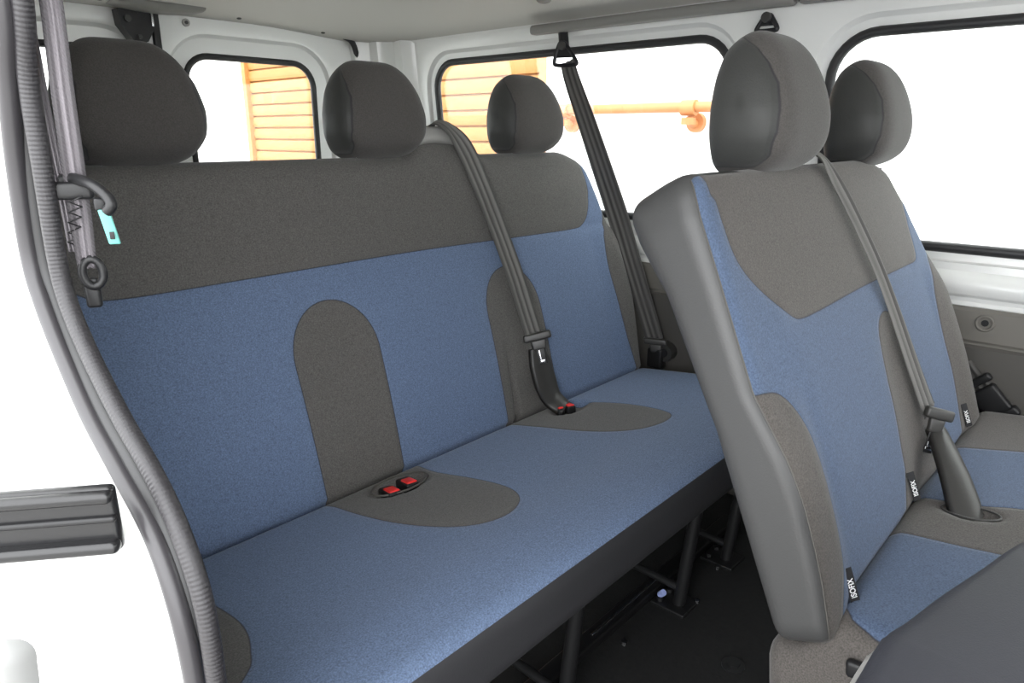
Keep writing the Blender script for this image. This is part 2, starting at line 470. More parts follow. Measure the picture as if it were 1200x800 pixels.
bolR = [tuple(p) for p in bl] + [(1.9, -.12), (1.9, .47)]
bolL = [(2 * .9275 - a, b) for a, b in bolR]
P2 = np.stack([u, w], 1)
pat = np.min([poly_sd(P2, q) for q in (top_poly, lz1, lz2, bolR, bolL)], axis=0)
pat = np.where(d < -.060, -.05, pat)                       # the back of the bench is grey all over
vw = RB.w(np.stack([u, d, w], 1))
backrest = obj('backrest', vw, f, M['cloth'], bench, {'pat': pat})
# plastic belt outlet on the top of the hump
g = G(); v, f, s = rbox((.140, .080, .036), .014, .012)
vv = v.copy(); vv[:, 2] += -.010 * (v[:, 0] / .06) ** 2
g.add(RB.w(np.stack([1.075 + vv[:, 0], -.042 + vv[:, 1], .664 + vv[:, 2]], 1)), f)
cap = g.out('belt_outlet_cover', M['ltgrey'], bench)
g = G(); v, f, s = rbox((.062, .030, .010), .004, .01)
g.add(RB.w(np.stack([1.082 + v[:, 0], -.030 + v[:, 1], .679 + v[:, 2]], 1)), f); g.out('slot', M['black'], cap)

# cushion
v, f, s = rbox((1.665 - .205, .55, .095), .03, .0085, (.935, .215, -.0475))
u, a, n = v[:, 0].copy(), v[:, 1].copy(), v[:, 2].copy()
top = smooth01((n + .05) / .03)
n = n + top * (.010 * np.exp(-((a - .40) / .09) ** 2) + .004 * np.sin(np.clip(a / .45, 0, 1) * math.pi) - .014 * smooth01((.008 - a) / .018))
for (c, b) in ((.735, .055), (1.255, .052)):
    e = np.sqrt(((u - c) / .058) ** 2 + ((a - b) / .034) ** 2); n = n - top * .016 * smooth01((1.15 - e) / .45)
p1 = catmull([(.606, -.05), (.611, .03), (.615, .095), (.628, .171), (.652, .234), (.680, .280), (.715, .309), (.757, .316), (.80, .297), (.826, .262), (.833, .215), (.826, .149), (.812, .071), (.80, -.05)], 5, True)
p2 = catmull([(1.090, -.05), (1.100, .03), (1.114, .095), (1.132, .178), (1.164, .244), (1.208, .288), (1.262, .305), (1.308, .295), (1.331, .257), (1.338, .183), (1.324, .11), (1.295, .037), (1.28, -.05)], 5, True)
p0 = catmull([(.325, -.1), (.329, .1), (.334, .18), (.334, .225), (.327, .262), (.312, .298), (.29, .335), (.24, .36), (.1, .36), (.1, -.1)], 5, True)
p3 = [(1.652, -.1), (1.650, .02), (1.642, .15), (1.642, .25), (1.66, .33), (1.9, .36), (1.9, -.1)]
P2 = np.stack([u, a], 1)
pat = np.min([poly_sd(P2, q) for q in (p1, p2, p0, p3)], axis=0)
vw = RC.w(np.stack([u, a, n], 1))
ctr = V([np.mean([[u[i], a[i], n[i]] for i in q], axis=0) for q in f])
is_front = (ctr[:, 1] > .30) & (ctr[:, 2] < -.0095) & (V(s) == 3)
a1, b1, c1 = sub(vw, f, ~is_front, {'pat': pat}); cushion = obj('seat_cushion', a1, b1, M['cloth'], bench, c1)
a1, b1, c1 = sub(vw, f, is_front); o = obj('front_panel', a1, b1, M['vinyl_dark'], cushion); o['label'] = 'plain dark grey vinyl strip along the front of the cushion'

# buckles in their recesses
def buckle(parent, F, u, a, yaw, n0=-.006, scale=1.0, deep=0):
    Rz = lambda q: np.stack([q[:, 0] * math.cos(yaw) - q[:, 1] * math.sin(yaw), q[:, 0] * math.sin(yaw) + q[:, 1] * math.cos(yaw), q[:, 2]], 1)
    v, f, s = rbox((.027 * scale, .056 * scale, .022), .005, .02)
    v[:, 2] += (v[:, 1]) * .12
    b = obj('buckle', F.w(Rz(v) + V([u, a, n0])), f, M['black'], parent)
    v, f, s = rbox((.021 * scale, .034 * scale, .008), .0035, .02)
    v[:, 2] += v[:, 1] * .12
    o = obj('release_button', F.w(Rz(v + V([0, .008 * scale, .0105])) + V([u, a, n0])), f, M['red'], b)
    o['label'] = 'red release button'
for (u_, a_) in ((.708, .060), (.752, .056)): buckle(bench, RC, u_, a_, .25)
buckle(bench, RC, 1.258, .045, .5, scale=.85, n0=-.004)
buckle(bench, RC, 1.240, .030, .5, scale=.7, n0=-.008)
# moulded rims of the recesses
for (c, b) in ((.735, .055),):
    pts = [RC.p(c + .060 * math.cos(t), b + .036 * math.sin(t), .0045) for t in np.linspace(0, 2 * math.pi, 36, endpoint=False)]
    v, f, l = tube(pts, .0020, 8, closed=True); obj('recess_rim', v, f, M['trim_dark'], bench)

# headrests
for c in seatc: headrest(bench, c, 1.207, .926)

# legs and floor frame
def leg(parent, x, top, bot, r=.0135):
    g = G(); g.add(*rod(top, bot, r)); l = g.out('leg', M['frame'], parent)
    g = G(); g.add(*bx((x - .035, bot[1] - .03, 0.0), (x + .035, bot[1] + .05, .008), .003)); 
    for dx in (-.02, .02): g.add(*rod((x + dx, bot[1] + .035, .006), (x + dx, bot[1] + .035, .016), .007, 6))
    g.out('foot_plate', M['frame'], l)
    g = G(); g.add(*rod((x - .002, top[1] - .012, top[2] - .022), (x + .002, top[1] - .018, top[2] - .02), .005, 8)); g.out('bolt', M['frame'], l)
for x in (.80, 1.205, 1.43): leg(bench, x, V([x + .004, .575, .300]), V([x, .602, .004]))
for x in (.42,): leg(bench, x, V([x + .004, .575, .300]), V([x, .602, .004]))
for x in (.42, .80, 1.205, 1.43):                         # rear legs and the struts tying them
    g = G(); g.add(*rod((x, .93, .27), (x, .95, .004), .0125)); g.out('leg', M['frame'], bench)
    g = G(); g.add(*rod((x, .60, .045), (x, .945, .06), .009)); g.out('strut', M['frame'], bench)
g = G(); g.add(*bx((.23, .57, .285), (1.63, .60, .312), .006)); g.out('seat_rail', M['frame'], bench)
g = G(); g.add(*bx((.23, .92, .262), (1.63, .95, .29), .006)); g.out('seat_rail', M['frame'], bench)
g = G(); g.add(*bx((.30, .655, .0), (1.60, .690, .022), .005)); g.out('floor_rail', M['frame'], bench)
g = G(); g.add(*bx((.98, .668, .020), (1.25, .673, .0245), .001)); o = g.out('rail_highlight', M['steel'], bench); o['label'] = 'bright steel strip added as the highlight on the floor rail edge'  # strip added to give the rail edge its bright highlight line
g = G(); g.add(*rod((1.190, .640, .018), (1.186, .630, .030), .007)); o = g.out('plug', M['blueplug'], bench); o['label'] = 'small pale blue plastic plug on the floor rail'
for (x, y) in ((1.02, .62), (1.235, .575), (1.38, .60)):
    g = G(); g.add(*rod((x, y, .004), (x, y, .012), .006, 6)); g.out('bolt', M['steel'], bench)

# ------------------------------------------------------------------ middle bench (two seats)
mid = empty('bench_seat', (1.22, .15, 0))
tag(mid, 'two seat middle bench with grey vinyl side panel and printed black tags', 'seat', 'passenger bench seats')
lo_u, hi_u = .748, 1.672
v, f, s = rbox((hi_u - lo_u, .115, .586), .028, .0085, ((lo_u + hi_u) / 2, -.0575, .556 - .293))
u, d, w = v[:, 0].copy(), v[:, 1].copy(), v[:, 2].copy()
fr = smooth01((d + .1) / .06)
d0 = d.copy()
d = d * np.interp(w, [-.03, .25, .42, .50, .556], [.074, .070, .084, .102, .112]) / .115
rt = np.clip((u - 1.2) / (hi_u - 1.2), 0, 1)
u = u - rt * np.interp(w, [-.05, .0, .13, .33, .47, .545], [.075, .062, .050, .058, .10, .16])
lt = np.clip((1.0 - u) / (1.0 - lo_u), 0, 1)
u = u + lt * np.interp(w, [-.05, .0, .28, .5, .545], [.006, .004, 0, .004, .012])
# rounded shoulders
w = w - .030 * smooth01((u - 1.42) / .14) * smooth01((w - .38) / .16)
w = w - .010 * smooth01((-d0 - .03) / .085) * smooth01((w - .40) / .145)
# side bolsters push forward below the shoulder
bolL_ = smooth01((.870 - u) / .07) * np.interp(w, [-.02, .0, .05, .091, .145, .172, .203, .234, .253, .285], [.002, .005, .013, .017, .020, .019, .016, .010, .006, 0])
bolR_ = smooth01((u - 1.50) / .08) * smooth01((.36 - w) / .10)
bul = .010 * np.sin(np.clip(w / .42, 0, 1) * math.pi) * smooth01((u - .77) / .14)
cen = -.006 * np.exp(-((u - 1.215) / .05) ** 2) * smooth01((.30 - w) / .08)
d = d + fr * (bolL_ - .012 * smooth01((.008 - w) / .018) * smooth01((u - .80) / .06) + .012 * bolR_ + bul * .8 + cen - .003 * np.exp(-((w - .343) / .012) ** 2) * smooth01((u - .86) / .06) * smooth01((1.5 - u) / .05))
mg = catmull([(.793, .56), (.794, .515), (.795, .483), (.799, .45), (.811, .425), (.838, .396), (.881, .362), (.905, .348), (.93, .341), (1.0, .340), (1.2, .3435), (1.44, .343), (1.492, .344), (1.513, .352), (1.523, .372), (1.533, .41), (1.54, .44), (1.55, .6), (1.4, .9), (.9, .9)], 6, True)
ml = catmull([(.68, .292), (.722, .287), (.785, .277), (.806, .266), (.820, .247), (.831, .222), (.838, .195), (.840, .16), (.838, .129), (.834, .095), (.822, .053), (.802, .012), (.790, -.02), (.78, -.1), (.68, -.1)], 6, True)
mc = [(1.09, -.1), (1.101, .007), (1.137, .057), (1.143, .091), (1.157, .141), (1.165, .189), (1.184, .245)] + [(1.235 + .050 * math.cos(t), .25 + .042 * math.sin(t)) for t in np.linspace(math.pi * .95, 0, 14)] + [(1.30, .20), (1.318, .1), (1.322, .02), (1.322, -.1)]
mc = [tuple(p) for p in mc]
mr_ = [tuple(p) for p in catmull([(1.63, .40), (1.584, .345), (1.557, .308), (1.533, .268), (1.517, .19), (1.515, .119), (1.506, .066), (1.49, .0), (1.48, -.1)], 6)] + [(1.9, -.1), (1.9, .40)]
P2 = np.stack([u, w], 1)
pat = np.min([poly_sd(P2, q) for q in (mg, ml, mc, mr_)], axis=0)
pat = np.where(d0 < -.060, -.05, pat)
pat = np.where((w > .53) & (u > .80), np.minimum(pat, -.004), pat)
vw = MB.w(np.stack([u, d, w], 1))
ctr = V([np.mean([[u[i], d[i], w[i]] for i in q], axis=0) for q in f]); sarr = V(s)
is_vinyl = ((sarr == 0)) | (sarr == 2) | ((sarr == 5) & (ctr[:, 1] < -.010) & (ctr[:, 0] < .90)) | ((sarr == 4) & (ctr[:, 1] < -.02))
a1, b1, c1 = sub(vw, f, ~is_vinyl, {'pat': pat}); mback = obj('backrest', a1, b1, M['cloth_dimmed'], mid, c1)
a1, b1, c1 = sub(vw, f, is_vinyl); o = obj('side_panel', a1, b1, M['vinyl'], mback); o['label'] = 'smooth grey vinyl side and back of the backrest'
# stitched edge where vinyl meets cloth
on_v = {i for q, k in zip(f, is_vinyl & (sarr == 0)) if k for i in q}; on_c = {i for q, k in zip(f, (~is_vinyl) & (sarr == 3)) if k for i in q}
ed = sorted(on_v & on_c, key=lambda i: w[i])
vp, fp, l = tube([vw[i] + V([-.0004, -.0004, 0]) for i in ed], .0009, 6); obj('stitched_edge', vp, fp, M['trim_dark'], mback)
# cushion
v, f, s = rbox((1.69 - .768, .555, .12), .035, .0095, ((1.69 + .768) / 2, .1925, -.06))
u, a, n = v[:, 0].copy(), v[:, 1].copy(), v[:, 2].copy()
top = smooth01((n + .06) / .04)
n = n + top * (.008 * np.exp(-((a - .38) / .1) ** 2))
n = n - .055 * smooth01((.012 - a) / .07)
e = np.sqrt(((u - 1.155) / .022) ** 2 + ((a - .072) / .038) ** 2); n = n - top * .010 * smooth01((1.15 - e) / .35)
q1 = catmull([(1.036, -.3), (1.038, .03), (1.040, .10), (1.050, .2), (1.075, .27), (1.115, .31), (1.155, .30), (1.19, .25), (1.205, .17), (1.200, .12), (1.18, .065), (1.17, -.05), (1.17, -.3)], 5, True)
q2 = [(1.405, -.3), (1.420, .0), (1.450, .1), (1.48, .3), (1.9, .3), (1.9, -.3)]
q3 = [(.70, -.3), (.92, -.3), (.86, -.03), (.79, .018), (.777, .05), (.785, .2), (.78, .35), (.70, .35)]
P2 = np.stack([u, a], 1)
pat = np.min([poly_sd(P2, q) for q in (q1, q2, q3)], axis=0); pat = np.where(v[:, 2] < -.045, -.05, pat)
mcush = obj('seat_cushion', MC.w(np.stack([u, a, n], 1)), f, M['cloth_dimmed'], mid, {'pat': pat})
pts = [MC.p(1.155 + .021 * math.cos(t), .072 + .038 * math.sin(t), -.0005) for t in np.linspace(0, 2 * math.pi, 32, endpoint=False)]
vp, fp, l = tube(pts, .0016, 8, closed=True); obj('recess_rim', vp, fp, M['dkgrey'], mcush)
isofix_tag(mid, MB, .834, .016, .03); isofix_tag(mid, MB, 1.139, .030, .03); isofix_tag(mid, MB, 1.524, .030, .03)
for c, hz in ((1.02, .922), (1.468, .917)): headrest(mid, c, .424, hz)
# recliner lever and base
g = G(); v, f, s = rbox((.012, .05, .022), .005, .02); g.add(MC.w(v + V([.762, .045, -.045])), f); o = g.out('recline_lever', M['black'], mid)
g = G(); g.add(*bx((.80, -.26, .27), (1.66, -.22, .31), .006)); g.out('seat_rail', M['frame'], mid)
g = G(); g.add(*bx((.80, .18, .25), (1.66, .22, .29), .006)); g.out('seat_rail', M['frame'], mid)
for x in (.86, 1.60):
    for (y, zt) in ((-.24, .28), (.20, .26)):
        g = G(); g.add(*rod((x, y, zt), (x, y, .003), .014)); l = g.out('leg', M['frame'], mid)
        g = G(); g.add(*bx((x - .035, y - .04, 0), (x + .035, y + .04, .008), .003)); g.out('foot_plate', M['frame'], l)

# ------------------------------------------------------------------ folded single seat beside the door
fold = empty('folding_seat', (.45, -.15, 0))
tag(fold, 'single seat folded flat so its dark slate back shell faces up', 'seat')
out = [(.15, .055), (.19, .088), (.46, .090), (.498, .0885), (.527, .081), (.576, .070), (.643, .052), (.70, .037), (.735, .018), (.745, -.02), (.742, -.30), (.72, -.42), (.66, -.45), (.22, -.45), (.16, -.42), (.138, -.30), (.135, -.02)]
oc = catmull(out, 4, True); c0 = oc.mean(0)
vs = []; fs = []; K = len(oc)
rings = [(1.0, .575), (1.0, .622), (.988, .634), (.972, .640), (.94, .6425), (.6, .645), (.2, .646)]
def off(P, k):                                             # inward offset in metres
    d = P - c0; L_ = np.linalg.norm(d, axis=1, keepdims=True); return P - d / L_ * k
for k, z in ((0, .575), (0, .622), (.003, .632), (.008, .638), (.016, .641), (.06, .643), (.16, .645)):
    for p in off(oc, k): vs.append((p[0], p[1], z))
for r_ in range(6):
    for k in range(K): fs.append([r_ * K + k, r_ * K + (k + 1) % K, (r_ + 1) * K + (k + 1) % K, (r_ + 1) * K + k])
fs.append([6 * K + k for k in range(K)])
obj('back_shell', V(vs), fs, M['shell'], fold)
vs = []; fs = []
for k, z in ((.004, .515), (-.007, .53), (-.009, .56), (-.009, .598), (-.005, .612), (.004, .616)):
    for p in off(oc, k): vs.append((p[0], p[1], z))
for r_ in range(5):
    for k in range(K): fs.append([r_ * K + k, r_ * K + (k + 1) % K, (r_ + 1) * K + (k + 1) % K, (r_ + 1) * K + k])
fs.append([k for k in range(K)][::-1])
o = obj('backrest_padding', V(vs), fs, M['ltgrey'], fold); o['label'] = 'light grey cloth rim of the folded backrest'
v, f, s = rbox((.56, .46, .11), .035, .03, (.44, -.19, .445)); obj('seat_cushion', v, f, M['cloth_dimmed'], fold, {'pat': np.full(len(v), .05)})
g = G()
for x in (.22, .66):
    g = G(); g.add(*rod((x, -.05, .40), (x, .02, .003), .014)); g.out('leg', M['frame'], fold)
    g = G(); g.add(*rod((x, -.35, .40), (x, -.38, .003), .014)); g.out('leg', M['frame'], fold)
    g = G(); g.add(*bx((x - .012, -.02, .40), (x + .012, .05, .56), .005)); g.out('hinge', M['black'], fold)

# ------------------------------------------------------------------ seat belts
def tongue(parent, o, right, up, nrm, wdt=.058, hgt=.034, dark=True):
    """plastic latch tongue with a slotted head and a steel blade"""
    def W(q): return V(o) + q[:, :1] * right + q[:, 1:2] * up + q[:, 2:3] * nrm
    v, f, s = rbox((wdt * 1.15, hgt * .55, .016), .005, .01)
    v[:, 1] += hgt * .30
    t = obj('tongue', W(v), f, M['dkgrey'], parent)
    v, f, s = rbox((wdt * .60, hgt * .7, .011), .004, .01); v[:, 0] *= 1 - .25 * (-(v[:, 1]) / hgt)
    v[:, 1] -= hgt * .28
    obj('tongue_grip', W(v), f, M['dkgrey'], t)
    v, f, s = rbox((wdt * .34, hgt * 1.15, .003), .0012, .02); v[:, 1] -= hgt * 1.1
    b = obj('blade', W(v), f, M['black'], t)
    g = G()
    g.add(*[W(rbox((.004, hgt * .8, .0036), .001, 1)[0] + V([-wdt * .06, -hgt * 1.05, 0])), rbox((.004, hgt * .8, .0036), .001, 1)[1]])
    g.add(*[W(rbox((.012, .006, .0036), .001, 1)[0] + V([0, -hgt * 1.45, 0])), rbox((.012, .006, .0036), .001, 1)[1]])
    g.out('blade_edge', M['steel'], b)
    return t

# belt over the front of the rear bench
b1_ = empty('seat_belt', V(RB.p(1.20, .03, .0)))
tag(b1_, 'grey seat belt hanging down the rear bench backrest from its top', 'seat belt', 'seat belts')
pts = [RB.p(1.080, -.030, .678), RB.p(1.088, -.012, .690), RB.p(1.104, .008, .672), RB.p(1.135, .013, .623), RB.p(1.159, .018, .526), RB.p(1.181, .021, .416), RB.p(1.196, .024, .323), RB.p(1.207, .024, .24), RB.p(1.217, .022, .182)]
nr = [RB.U, RB.U * .8 + RB.N * .6, RB.N * .8 + RB.U * .6] + [RB.N + V([-.25, 0, 0])] * 6
v, f, at = strap(pts, nr, [.046, .046, .046, .046, .046, .046, .047, .047, .046]); obj('strap', v, f, M['web'], b1_, at)
up = RB.U - V([.045, 0, 0]) * 1; up = up / np.linalg.norm(up)
cvn = V([-.45, -.85, .25]); cvn /= np.linalg.norm(cvn); cvr = V([.67, -.74, -.03]); cvr -= up * cvr.dot(up); cvr /= np.linalg.norm(cvr); cvn = np.cross(cvr, up)
tongue(b1_, RB.p(1.217, .032, .166), cvr, up, cvn)
pts = [RB.p(1.222, .022, .150), RB.p(1.224, .022, .11), RB.p(1.228, .022, .06), RB.p(1.236, .026, .02), RB.p(1.250, .045, -.004)]
v, f, at = strap(pts, [RB.N + V([-.15, 0, 0])] * 4 + [RB.N + RB.U * .6], [.040, .060, .062, .050, .046], ridge=0, th=.011, curl=-.006)
o = obj('sleeve', v, f, M['dkgrey'], b1_); o['label'] = 'smooth dark grey plastic sleeve'

# belt over the front of the middle bench
b2_ = empty('seat_belt', V(MB.p(1.27, .03, 0)))
tag(b2_, 'grey seat belt running down the middle of the two seat bench', 'seat belt', 'seat belts')
pts = [MB.p(1.150, -.045, .560), MB.p(1.155, -.02, .567), MB.p(1.164, .004, .560), MB.p(1.189, .012, .503), MB.p(1.215, .015, .438), MB.p(1.236, .018, .363), MB.p(1.252, .018, .287), MB.p(1.262, .018, .205), MB.p(1.273, .018, .127), MB.p(1.279, .018, .108)]
nr = [MB.U, MB.U, MB.N * .7 + MB.U * .7] + [MB.N + V([-.25, 0, 0])] * 7
v, f, at = strap(pts, nr, [.044, .044, .038, .026, .027, .029, .032, .036, .042, .044]); obj('strap', v, f, M['web'], b2_, at)
up = MB.U - V([.10, 0, 0]); up = up / np.linalg.norm(up)
cvn = V([-.75, -.60, .25]); cvn -= up * cvn.dot(up); cvn /= np.linalg.norm(cvn); cvr = V([.57, -.76, -.22]); cvr /= np.linalg.norm(cvr); up = up - cvr * up.dot(cvr); up /= np.linalg.norm(up); cvn = np.cross(cvr, up)
tongue(b2_, MB.p(1.278, .030, .092) + V([-.012, .002, .002]), cvr, up, cvn, wdt=.040, hgt=.034)
sa = MB.p(1.279, .022, .080); sb = MC.p(1.148, .074, -.016)
pts = [sa + (sb - sa) * t + V([-.010, -.006, .004]) * math.sin(math.pi * t) for t in (0, .25, .5, .75, 1)]
v, f, at = strap(pts, [V([-.75, -.6, .2])] * 5, [.028, .036, .042, .046, .046], ridge=0, th=.013, curl=-.006)
o = obj('sleeve', v, f, M['dkgrey'], b2_); o['label'] = 'smooth dark grey plastic sleeve'

def dring(parent, o, right, up, nrm, wdt=.06, hgt=.045, m='black'):
    P = [(-.5, -.3), (-.42, -.5), (.42, -.5), (.5, -.3), (.16, .42), (0, .5), (-.16, .42)]
    pts = [V(o) + right * (a * wdt) + up * (b * hgt) for a, b in P]
    v, f, l = tube(catmull(pts, 5, True), .0055, 8, closed=True)
    r_ = obj('ring', v, f, M[m], parent)
    q = [V(o) + right * (a * wdt * .8) + up * (b * hgt * .8) for a, b in ((-.50, -.22), (.50, -.22), (.22, .42), (0, .5), (-.22, .42))]
    obj('ring_plate', V([p - nrm * .002 for p in q] + [p + nrm * .002 for p in q]), [[4, 3, 2, 1, 0], [5, 6, 7, 8, 9]] + [[i, (i + 1) % 5, 5 + (i + 1) % 5, 5 + i] for i in range(5)], M[m], r_, None, False)
    g = G(); g.add(*rod(V(o) + up * hgt * .36 - nrm * .012, V(o) + up * hgt * .36 + nrm * .012, .0115, 12)); g.out('bolt_cap', M['dkgrey'], r_)
    return r_

# far corner belt in front of the rear side window
b3_ = empty('seat_belt', (1.665, 1.15, .36))
tag(b3_, 'dark seat belt hanging from the roof in front of the rear side window', 'seat belt', 'seat belts')
ty = V([0, -1., 0]); tn = V([-1., -.35, 0]) / np.linalg.norm([1, .35, 0]); tr = V([.35, -1., 0]) / np.linalg.norm([1, .35, 0])
g = G(); g.add(*rod((1.675, 1.325, 1.265), (1.672, 1.315, 1.21), .014)); g.out('mount', M['black'], b3_)
dring(b3_, (1.658, 1.305, 1.192), tr, V([0, .25, 1]) / 1.03, tn, .062, .060)
pts = [(1.663, 1.296, 1.172), (1.662, 1.275, 1.12), (1.661, 1.226, 1.02), (1.660, 1.181, .926), (1.664, 1.111, .767), (1.672, 1.068, .652), (1.685, 1.018, .514), (1.692, .980, .415)]
v, f, at = strap(pts, [tn] * 3 + [tn, tn + V([0, -.3, 0]), tn + V([0, -.6, 0]), tn + V([0, -.4, 0]), tn], [.040, .046, .052, .056, .058, .054, .050, .048], curl=.003); obj('strap', v, f, M['web_dark'], b3_, at)
tongue(b3_, (1.690, .978, .405), tr, V([0, .18, .98]), tn, wdt=.058, hgt=.034)
g = G(); g.add(*bx((1.685, .955, .335), (1.715, 1.005, .395), .008)); g.out('anchor', M['black'], b3_)

# near-side belt just inside the door seal
b4_ = empty('seat_belt', (.19, .64, .84))
tag(b4_, 'pale grey seat belt hanging beside the door seal with turquoise tab', 'seat belt', 'seat belts')
vn = V([-.35, -1., 0]) / 1.06
pts = [(.196, .640, 1.30), (.193, .630, 1.18), (.190, .622, 1.075), (.190, .630, 1.012), (.191, .638, .958), (.192, .645, .915), (.192, .650, .872)]
v, f, at = strap(pts, [vn] * 7, [.016, .016, .015, .0155, .016, .016, .014], ridge=.0016); obj('strap', v, f, M['web_pale'], b4_, at)
pts = [(.186, .655, 1.30), (.182, .650, 1.18), (.179, .642, 1.075), (.181, .648, 1.012), (.184, .655, .958), (.187, .660, .925), (.188, .662, .885)]
v, f, at = strap(pts, [vn] * 7, .008, ridge=.001); obj('strap', v, f, M['web_pale'], b4_, at)
rt_ = V([.93, -.37, 0]); upz = V([0, 0, 1.])
zp = [V([.1905 + .0045 * ((-1) ** i) * .93, .6355 + .003 * i * .9 - .0045 * ((-1) ** i) * .37, .932 - .0042 * i]) + V([-.004, -.006, 0]) for i in range(11)]
v, f, l = tube(zp, .0008, 6); o = obj('stitching', v, f, M['black'], b4_); o['label'] = 'dark zigzag stitching sewn into the webbing'
# hook-shaped guide the webbing passes through
pts = [(.186, .652, .944), (.190, .640, .9455), (.196, .618, .941), (.201, .606, .933), (.202, .602, .926), (.199, .606, .921)]
v, f, l = tube(catmull(pts, 6), [.0044] * 31, 10); obj('belt_hook', v, f, M['black'], b4_)
v, f, s = rbox((.030, .010, .014), .004, .01); obj('hook_base', V([.188, .640, .936]) + v[:, :1] * rt_ + v[:, 1:2] * V([.37, .93, 0]) + v[:, 2:3] * upz, f, M['black'], b4_)
v, f, s = rbox((.0085, .003, .028), .0014, .01)
v[:, 0] += -.16 * v[:, 2]
o = obj('release_tab', V([.203, .617, .908]) + v[:, :1] * rt_ + v[:, 1:2] * V([.37, .93, 0]) + v[:, 2:3] * upz, f, M['teal'], b4_); o['label'] = 'turquoise plastic tab with a square hole'
v, f, s = rbox((.0035, .001, .006), .0004, 1); obj('tab_hole', V([.2035, .615, .9015]) + v[:, :1] * rt_ + (v[:, 1:2] - .002) * V([.37, .93, 0]) + v[:, 2:3] * upz, f, M['black'], o)
v, f, s = rbox((.009, .006, .010), .002, .01); obj('tab_clip', V([.200, .620, .926]) + v[:, :1] * rt_ + v[:, 1:2] * V([.37, .93, 0]) + v[:, 2:3] * upz, f, M['black'], b4_)
pts = [V([.195, .648, .868]) + rt_ * (.0075 * math.cos(t)) + upz * (.0115 * math.sin(t)) for t in np.linspace(0, 2 * math.pi, 20, endpoint=False)]
v, f, l = tube(pts, .0036, 8, closed=True); obj('ring', v, f, M['black'], b4_)
v, f, s = rbox((.012, .008, .026), .003, .01); obj('anchor', V([.195, .656, .850]) + v[:, :1] * rt_ + v[:, 1:2] * V([.37, .93, 0]) + v[:, 2:3] * upz, f, M['black'], b4_)

# lap belt end on the far wall beside the middle bench
b5_ = empty('seat_belt', (1.73, .18, .38))
tag(b5_, 'short black belt end with buckle on the far wall', 'seat belt', 'seat belts')
wn = V([-1., 0, .0]); 
pts = [(1.722, .245, .505), (1.718, .225, .480), (1.715, .200, .458), (1.716, .175, .430), (1.722, .152, .405)]
v, f, at = strap(pts, [wn] * 5, [.034, .042, .046, .046, .046]); obj('strap', v, f, M['web_dark'], b5_, at)
ba = V([0, -.68, -.73]); bb_ = V([0, -.73, .68])
for (y, z, L_, W_, T_, nm) in ((.212, .474, .018, .062, .016, 'loop'), (.180, .440, .062, .052, .020, 'buckle'), (.155, .412, .022, .066, .022, 'loop')):
    v, f, s = rbox((T_, W_, L_), .006, .012)
    obj(nm, V([1.708, y, z]) + v[:, :1] * V([1., 0, 0]) + v[:, 1:2] * bb_ + v[:, 2:3] * ba, f, M['black'], b5_)

# ------------------------------------------------------------------ van shell
def xr(z): return 1.745 - .09 * max(0, z - .70)            # inside of the far body side leans in
def cell(g, outer, hole, mp, rad=.06, n=8, flange=.030):
    """sheet-metal field with a rounded, recessed window opening; mp(a, b, depth) -> xyz"""
    a0, a1, b0, b1 = outer; h0, h1, g0, g1 = hole
    rings = []
    inner = rrect(h0, h1, g0, g1, rad, n)
    c = V([(h0 + h1) / 2, (g0 + g1) / 2])
    def exp(k):
        return rrect(h0 - k, h1 + k, g0 - k, g1 + k, rad + k, n)
    def clamp(p): return (min(max(p[0], a0), a1), min(max(p[1], b0), b1))
    outer_r = []
    for (x, y) in exp(.02):
        dx, dy = x - c[0], y - c[1]
        ts = []
        if dx > 1e-9: ts.append((a1 - c[0]) / dx)
        if dx < -1e-9: ts.append((a0 - c[0]) / dx)
        if dy > 1e-9: ts.append((b1 - c[1]) / dy)
        if dy < -1e-9: ts.append((b0 - c[1]) / dy)
        t = min(ts); outer_r.append((c[0] + dx * t, c[1] + dy * t))
    # make sure the four corners are present
    for cn in ((a1, b1), (a0, b1), (a0, b0), (a1, b0)):
        k = min(range(len(outer_r)), key=lambda i: (outer_r[i][0] - cn[0]) ** 2 + (outer_r[i][1] - cn[1]) ** 2); outer_r[k] = cn
    seq = [(outer_r, 0), ([clamp(p) for p in exp(flange + .012)], 0), ([clamp(p) for p in exp(flange + .004)], .002), ([clamp(p) for p in exp(flange)], .008), ([clamp(p) for p in exp(flange - .006)], .013), (exp(.006), .016), (inner, .020), (inner, .032)]
    vs = []; m = len(inner)
    for ring, dep in seq: vs += [mp(p[0], p[1], dep) for p in ring]
    fs = []
    for r_ in range(len(seq) - 1):
        for k in range(m): fs.append([r_ * m + k, r_ * m + (k + 1) % m, (r_ + 1) * m + (k + 1) % m, (r_ + 1) * m + k])
    g.add(vs, fs)
def seal_and_glass(root, hole, mp, rad, sr=.010, n=8, dep=.018):
    h0, h1, g0, g1 = hole
    pts = [mp(p[0], p[1], dep) for p in rrect(h0 + .002, h1 - .002, g0 + .002, g1 - .002, rad, n)]
    v, f, l = tube(pts, sr, 10, closed=True); obj('rubber_seal', v, f, M['rubber'], root)
    p1_ = [mp(p[0], p[1], dep + .008) for p in rrect(h0, h1, g0, g1, rad, n)]; p2_ = [mp(p[0], p[1], dep + .012) for p in rrect(h0, h1, g0, g1, rad, n)]
    k = len(p1_)
    obj('glass', V(p1_ + p2_), [list(range(k)), list(range(k, 2 * k))[::-1]] + [[i, (i + 1) % k, k + (i + 1) % k, k + i] for i in range(k)], M['glass'], root, None, False)

